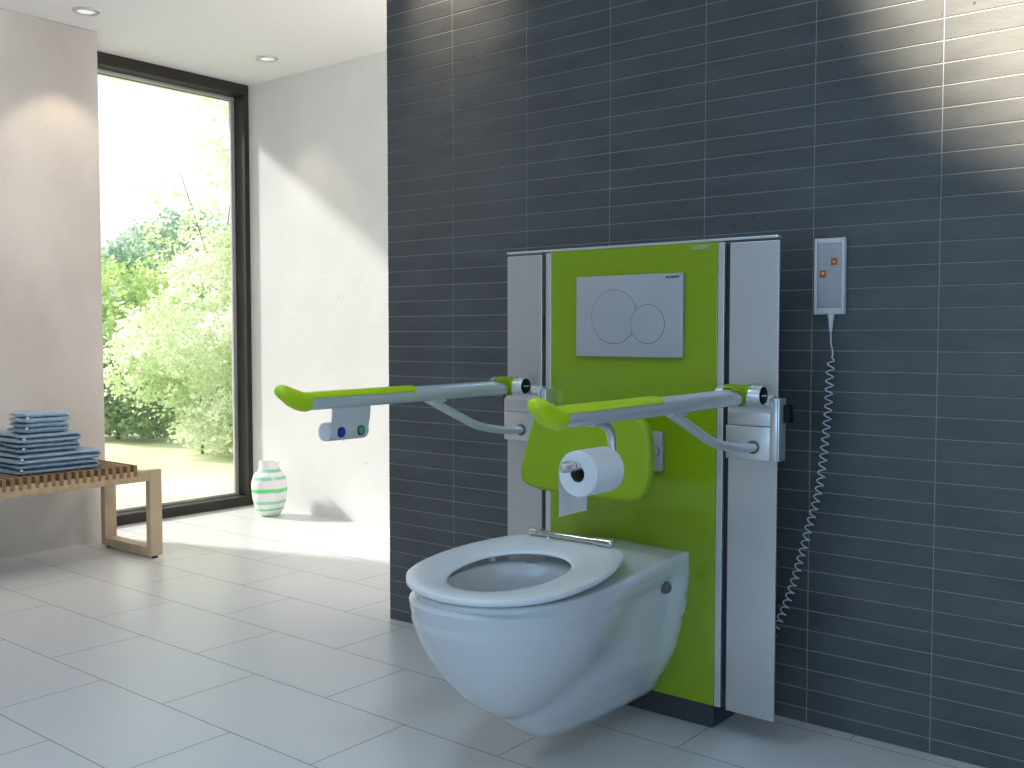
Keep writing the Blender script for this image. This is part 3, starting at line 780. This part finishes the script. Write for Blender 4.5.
bm = NB(); tube(bm, coil, .0018, 7); emit('coiled_cord', bm, M['remote'], H, smooth=True, label='pale grey coiled cord')

# ------------------------------------------------------------------ slatted bench by the concrete wall
B = thing('slatted_bench', 'slatted wooden bench with looped end legs against the concrete wall', 'bench', (-1.67, -.6, 0))
bm = NB()
ys = [-.066 - .0325 * k for k in range(39)]
for y in ys: box(bm, -1.876, -1.4685, y - .0165, y, .368, .4175, bev=.0015, seg=1)
emit('slatted_seat', bm, M['wood_slat'], B, smooth=35, label='brown slatted seat')
for xa_, xb_ in ((-1.500, -1.470), (-1.878, -1.848)):
    bm = NB(); box(bm, xa_, xb_, -1.36, .048, .342, .388, bev=.002, seg=1); emit('rail', bm, M['wood'], B, smooth=35, label='pale oak side rail')
for yy in (.048, -1.305):
    bm = NB(); y1_ = yy + .0005; y0_ = yy - .058
    box(bm, -1.502, -1.468, y0_, y1_, .012, .389, bev=.002, seg=1)
    box(bm, -1.880, -1.846, y0_, y1_, .012, .389, bev=.002, seg=1)
    box(bm, -1.846, -1.502, y0_ + .001, y1_ - .001, .012, .048, bev=.002, seg=1)
    box(bm, -1.846, -1.502, y0_ + .001, y1_ - .001, .342, .373, bev=.002, seg=1)
    lg = emit('leg', bm, M['wood_leg'], B, smooth=35, label='looped oak leg frame')
    for fx in (-1.485, -1.863):
        bm = NB(); lathe(bm, [(.013, 0), (.013, .0125)], (fx, yy - .029, 0), 'z', 16); emit('foot', bm, M['foot'], lg, smooth=40)

# ------------------------------------------------------------------ folded towels
def towel(x0, x1, y0, y1, z0, z1, mat_, label, seed, fold=1):
    r = random.Random(seed)
    T_ = thing('folded_towel', label, 'towel', ((x0 + x1) / 2, (y0 + y1) / 2, z0), 'folded blue towels stacked on the bench')
    h = z1 - z0; th = h * .47; n = 30; nx = 22
    # U-shaped section: bottom layer, round fold at y1, top layer back to y0
    mid = []
    zb, zt = z0 + th / 2 + .0003, z1 - th / 2 - .0003
    rr = (zt - zb) / 2
    for k in range(n): mid.append((y0 + (y1 - h / 2 - y0) * k / (n - 1), zb, 0))
    for k in range(1, 8):
        a = -PI / 2 + PI * k / 8; mid.append((y1 - h / 2 + rr * math.cos(a) * 1.25, (zb + zt) / 2 + rr * math.sin(a), k / 8))
    for k in range(n): mid.append((y1 - h / 2 - (y1 - h / 2 - y0 - .006) * k / (n - 1), zt, 1))
    P_ = [Vector((a, b_)) for a, b_, c in mid]; nP = len(P_)
    ph = [r.uniform(0, 6.28) for _ in range(8)]
    loops = []
    for i in range(nx + 1):
        u = i / nx; x = x0 + (x1 - x0) * u
        e = min(u, 1 - u) * (x1 - x0); rnd = th * .5
        k_e = math.sqrt(max(0, 1 - (1 - min(e / rnd, 1)) ** 2)) if e < rnd else 1
        k_e = .25 + .75 * k_e
        left, right = [], []
        for j, p in enumerate(P_):
            t = (P_[min(j + 1, nP - 1)] - P_[max(j - 1, 0)]).normalized(); nn = Vector((-t.y, t.x))
            wav = .0016 * math.sin(j * .35 + ph[0] + u * 5) + .0018 * math.sin(u * 9 + ph[1] + j * .12) + .0010 * math.sin(j * .9 + u * 23 + ph[2])
            yy = p.x + .003 * math.sin(u * 7 + ph[3] + (0 if j < nP / 2 else 2)); zz = p.y
            hh = th / 2 * k_e * (1 if 2 < j < nP - 3 else (.55 + .15 * min(j, nP - 1 - j)))
            up_w = wav if j > nP / 2 else wav * .4
            a_ = Vector((yy, zz + up_w * .5)) + nn * (hh - .0005)
            b__ = Vector((yy, zz + up_w * .3)) - nn * (hh - .0005)
            left.append((x, a_.x, min(max(a_.y, z0 + .0005), z1 + .003))); right.append((x, b__.x, min(max(b__.y, z0 + .0005), z1 + .003)))
        loops.append(left + right[::-1])
    bm = NB(); skin_rings(bm, loops, True, True, True)
    emit('towel_cloth', bm, mat_, T_, smooth=60)
    # woven hem line near the open edge and a small tag
    bm = NB(); box(bm, x1 - .002, x1 + .003, y0 + .006, y0 + .016, z0 + h * .42, z0 + h * .62, bev=.0008); emit('hem_tag', bm, M['remote'], T_, label='small pale hem tag')
    return T_
X1 = -1.515
towel(-1.862, X1, -.548, -.208, .4165, .4570, M['towelB'], 'large folded blue towel lying directly on the bench slats, lowest of the stack', 1)
towel(-1.862, X1, -.545, -.200, .4575, .5000, M['towelA'], 'large folded light blue towel, second from the bottom of the stack', 2)
towel(-1.815, X1, -.538, -.288, .5030, .5400, M['towelB'], 'medium folded dark blue towel, third from the bottom of the stack', 3)
towel(-1.815, X1, -.536, -.285, .5405, .5800, M['towelA'], 'medium folded light blue towel, third from the top of the stack', 4)
towel(-1.660, X1, -.524, -.338, .5830, .6220, M['towelB'], 'small folded dark blue towel just under the topmost one', 5)
towel(-1.655, X1, -.520, -.330, .6225, .6640, M['towelA'], 'small folded light blue towel on top of the whole stack', 6)

# ------------------------------------------------------------------ vase
V = thing('vase', 'rounded white vase with uneven green stripes on the floor by the window corner', 'vase', (-1.945, .990, 0))
ctr = [(.050, 0), (.066, .004), (.082, .018), (.098, .045), (.1125, .09), (.119, .135), (.1195, .165), (.116, .195), (.103, .222), (.085, .240), (.073, .250), (.0685, .262), (.068, .280), (.0695, .2935)]
pr = [(float(p.x) * .79, float(p.y)) for p in smooth_path([Vector((a, b_, 0)) for a, b_ in ctr], 4)]
inner_p = [(a - .006, max(b_, .008)) for a, b_ in pr[::-1]]
inner_p[0] = (pr[-1][0] - .004, pr[-1][1])
bm = NB(); lathe(bm, pr + inner_p, (-1.945, .990, 0), 'z', 64)
emit('vase_body', bm, M['vase'], V, smooth=50)

# ------------------------------------------------------------------ ceiling downlights
for (x, y), lb in (((-1.748, -.105), 'round recessed ceiling downlight close to the concrete wall above the bench'), ((-1.752, .858), 'round recessed ceiling downlight near the corner of window and white wall')):
    D = thing('ceiling_downlight', lb, 'downlight', (x, y, CZ), 'recessed ceiling downlights')
    bm = NB(); lathe(bm, [(.056, .0), (.056, -.004), (.050, -.009), (.041, -.009), (.037, -.003), (.037, -.0005)], (x, y, CZ), 'z', 40, close=False)
    emit('ring', bm, M['alu_bracket'], D, smooth=40, label='satin metal ring')
    bm = NB(); lathe(bm, [(.037, -.0015), (.030, -.0045), (.015, -.006), (.002, -.0065)], (x, y, CZ), 'z', 32)
    emit('lens', bm, M['lamp'], D, smooth=60, label='frosted lens')

# ------------------------------------------------------------------ garden
bm = NB(); nx, ny = 60, 60
def ground(x, y):
    d = max(0, -x - 2.6)
    return -.06 + .012 * d + .0016 * d * d * .2 + .04 * math.sin(x * .9) * math.sin(y * .7 + 1) * min(d / 4, 1)
G_ = [[bm.verts.new((-2.56 - 40 * (i / nx) ** 1.6, -14 + 50 * j / ny, ground(-2.56 - 40 * (i / nx) ** 1.6, -14 + 50 * j / ny))) for j in range(ny + 1)] for i in range(nx + 1)]
for i in range(nx):
    for j in range(ny): bm.faces.new((G_[i][j], G_[i][j + 1], G_[i + 1][j + 1], G_[i + 1][j]))
structure(emit('lawn', bm, M['lawn'], smooth=True))

def leaf_mesh(centers, normals_bias, size, rg, fold=.25):
    n = len(centers)
    d = rg.normal(size=(n, 3)); d[:, 2] *= .6; d /= np.linalg.norm(d, axis=1, keepdims=True)
    q = rg.normal(size=(n, 3)); q -= d * np.sum(q * d, 1, keepdims=True); q /= np.linalg.norm(q, axis=1, keepdims=True)
    nr = np.cross(d, q); s = size * rg.uniform(.6, 1.3, size=(n, 1)); w = s * .36
    a = centers - d * s * .5; b = centers + d * s * .5
    l = centers + q * w + nr * w * fold; r = centers - q * w + nr * w * fold
    V_ = np.stack([a, l, b, r], 1).reshape(-1, 3)
    i0 = np.arange(n) * 4
    F_ = np.concatenate([np.stack([i0, i0 + 1, i0 + 2], 1), np.stack([i0, i0 + 2, i0 + 3], 1)])
    return V_, F_
def plant(name, label, cat, loc, blobs, n, size, mat_, seed, trunk=None, group='trees and shrubs in the garden'):
    """blobs: (dx,dy,z,rx,ry,rz) ellipsoids of leaf sprays; trunk: (height, radius)"""
    rg = np.random.default_rng(seed); zg = ground(loc[0], loc[1])
    O = thing(name, label, cat, (loc[0], loc[1], zg), group)
    vol = np.array([b[3] * b[4] * b[5] for b in blobs]) ** .75; cnt = (n * vol / vol.sum()).astype(int)
    C_ = []
    for b, c in zip(blobs, cnt):
        ns = max(c // 22, 1); u = rg.normal(size=(ns, 3)); u /= np.linalg.norm(u, axis=1, keepdims=True)
        rad = rg.uniform(.45, 1.0, size=(ns, 1)) ** .5
        tips = u * rad * np.array(b[3:6]) + np.array([b[0], b[1], b[2]])
        dirs = u * np.array([1, 1, .4]) + rg.normal(size=(ns, 3)) * .4; dirs /= np.linalg.norm(dirs, axis=1, keepdims=True)
        k = rg.uniform(-1, .6, size=(ns, 22, 1)); spray = tips[:, None, :] + dirs[:, None, :] * k * size * 3.2 + rg.normal(size=(ns, 22, 3)) * size * .55
        C_.append(spray.reshape(-1, 3))
    C_ = np.concatenate(C_); C_ = C_[C_[:, 2] > .03]
    V_, F_ = leaf_mesh(C_, None, size, rg)
    me = bpy.data.meshes.new('foliage'); me.from_pydata(V_.tolist(), [], F_.tolist()); me.materials.append(mat_)
    fo = bpy.data.objects.new('foliage', me); COL.objects.link(fo); fo.parent = O
    bm = NB()
    h, r_ = trunk or (.8, .03)
    tip = Vector((0, 0, h)); base = Vector((loc[0], loc[1], zg))
    tube(bm, [base + Vector((0, 0, -.1)), base + Vector((.02, .01, h * .5)), base + tip], [r_ * 1.2, r_, r_ * .7], 10)
    for b in blobs:
        e = base + Vector((b[0] * .8, b[1] * .8, b[2])); s0 = base + tip * .7
        e = s0.lerp(e, .55); tube(bm, [s0, s0.lerp(e, .5) + Vector((0, 0, .05)), e], [r_ * .6, r_ * .42, r_ * .15], 7)
    emit('trunk', bm, M['bark'], O, smooth=True)
    return O
plant('round_shrub', 'dark green shrub at the lawn edge just past the concrete wall corner', 'shrub', (-6.35, 2.62), [(0, 0, .42, .42, .36, .40), (-.45, -.15, .6, .45, .4, .5), (.38, .12, .25, .32, .3, .26)], 9000, .05, M['leaf_dark'], 1, (.4, .02))
plant('broad_tree', 'fresh green bushy tree standing behind the dark shrub', 'tree', (-9.8, 4.75), [(0, 0, 1.1, 1.0, .9, .9), (.3, -.5, .8, .8, .7, .7), (-.6, -.9, 1.2, .9, .9, .7), (.2, .6, 1.0, .8, .7, .9)], 15000, .075, M['leaf_mid'], 2, (.9, .07))
plant('small_conifer', 'blue green round tree rising on the skyline behind the bushy tree', 'tree', (-13.2, 7.2), [(0, 0, 2.2, .75, .7, .55), (.5, .55, 2.6, .6, .6, .45), (-.3, -.3, 1.5, .8, .8, .8)], 8000, .085, M['leaf_blue'], 3, (1.6, .07))
plant('washed_shrub', 'overhanging shrub with glare-washed pale leaves in the middle of the window', 'shrub', (-4.85, 2.52), [(0, 0, .75, .48, .42, .42), (.2, .1, .42, .45, .4, .3), (-.3, -.18, .95, .38, .33, .33), (.35, .3, 1.0, .4, .4, .4), (-.40, -.28, .60, .34, .28, .2), (-.65, -.28, .80, .28, .22, .16), (.2, .12, .2, .5, .4, .22)], 14000, .042, M['leaf_pale'], 4, (.3, .012))
plant('tall_tree', 'tall airy pale tree filling the window beside its frame', 'tree', (-6.5, 3.98), [(0, 0, 1.2, .8, .75, .75), (.25, .25, 1.75, .62, .6, .5), (-.35, -.35, .8, .65, .65, .55), (.5, .2, .8, .65, .6, .6)], 20000, .055, M['leaf_pale'], 5, (1.2, .025))
plant('tall_shrub', 'leafy light green shrub low down behind the vase side of the window', 'shrub', (-4.15, 2.85), [(0, 0, .4, .28, .28, .35), (.1, .12, .7, .28, .28, .3), (-.2, -.1, .25, .3, .28, .22)], 7000, .038, M['leaf_mid'], 6, (.4, .02))
plant('skyline_tree', 'slender tree with sparse leaves high up by the window frame', 'tree', (-9.6, 6.05), [(0, 0, 1.8, .8, .7, .9), (.2, .2, 3.1, .7, .65, .7), (-.3, -.5, 2.5, .6, .55, .5), (.3, .3, 4.3, .7, .65, .6), (-.6, -1.0, 4.6, .6, .5, .3)], 3600, .07, M['leaf_pale'], 7, (2.0, .022))

# ------------------------------------------------------------------ light
w = bpy.data.worlds.new('sky'); S.world = w; w.use_nodes = True
bg = w.node_tree.nodes['Background']; bg.inputs[0].default_value = (.955, .98, 1.0, 1); bg.inputs[1].default_value = 1.35

def sun_light():
    l = bpy.data.lights.new('sun', 'SUN'); l.energy = 6.5; l.angle = math.radians(5); l.color = (1, .965, .915)
    o = bpy.data.objects.new('sun', l); COL.objects.link(o)
    o.rotation_euler = Vector((1, .34, -.66)).to_track_quat('-Z', 'Y').to_euler(); o.location = (-8, -2, 6)
sun_light()
def area(name, loc, aim, sx, sy, watts, col):
    l = bpy.data.lights.new(name, 'AREA'); l.shape = 'RECTANGLE'; l.size = sx; l.size_y = sy; l.energy = watts; l.color = col
    o = bpy.data.objects.new(name, l); COL.objects.link(o); o.location = loc
    o.rotation_euler = (Vector(aim) - Vector(loc)).to_track_quat('-Z', 'Y').to_euler()
    return o
area('cool_fill_front', (2.4, YB + .03, 1.35), (2.4, 0, 2.0), 4.0, 1.9, 64, (.46, .71, 1.0))  # unseen area light added for cool light from behind; wall has no window
area('cool_fill_end', (XR - .03, -2.6, 1.2), (0, -2.6, 1.7), 3.2, 2.1, 32, (.38, .65, 1.0))  # added cool fill from the solid end wall, no opening there
area('ceiling_fill_passage', (.75, .62, 1.85), (-1.6, .45, 2.7), .9, .3, 27, (1, .93, .92))  # hidden fill light added behind the tiled wall to lift the ceiling
area('ceiling_fill_bench', (-1.3, -2.0, 1.9), (-1.7, -.3, 2.6), .8, .3, 3.2, (1, .92, .84))  # out-of-view fill added to brighten the ceiling above the bench
pt = area('sky_portal', (XW - .13, .42, 1.19), (2, .42, 1.19), 1.4, 2.3, 1, (1, 1, 1)); pt.data.cycles.is_portal = True
def spot(name, loc, aim, watts, deg, blend, col=(1, .86, .66), size=.02):
    l = bpy.data.lights.new(name, 'SPOT'); l.energy = watts; l.spot_size = math.radians(deg); l.spot_blend = blend; l.color = col; l.shadow_soft_size = size
    o = bpy.data.objects.new(name, l); COL.objects.link(o); o.location = loc
    o.rotation_euler = (Vector(aim) - Vector(loc)).to_track_quat('-Z', 'Y').to_euler()
spot('downlight_bench', (-1.748, -.105, CZ - .02), (-1.748, -.105, 0), 13, 84, .4)
spot('downlight_corner', (-1.752, .858, CZ - .02), (-1.752, .858, 0), 8, 80, .6)
spot('wall_washer_passage', (.33, -.30, CZ - .02), (.33, 0, 2.10), 30, 70, 1.0, (1, .82, .60))
spot('wall_washer_entrance', (2.27, -1.6, CZ - .02), (2.27, 0, 2.04), 950, 51, .55, (1, .86, .66))
spot('concrete_fill', (-1.0, -1.1, CZ - .02), (-2.0, -.75, .9), 62, 105, 1.0, (1, .89, .76), .55)  # unseen warm spot added to brighten the concrete wall
spot('concrete_fill_far', (-1.0, -2.8, CZ - .02), (-2.0, -2.4, .9), 62, 105, 1.0, (1, .89, .76), .55)  # second added warm fill, further along the concrete wall
for i, (x, y, e) in enumerate(((-.3, -1.6, 34), (.9, -1.45, 50), (2.0, -1.6, 12), (.2, -3.4, 22), (2.2, -3.4, 8))):  # unseen overhead spots added to light the floor and top surfaces
    spot('overhead_fill_%d' % i, (x, y, CZ - .02), (x, y, 0), e, 140, .8, (.86, .93, 1) if x < .5 else (.48, .72, 1), .16)
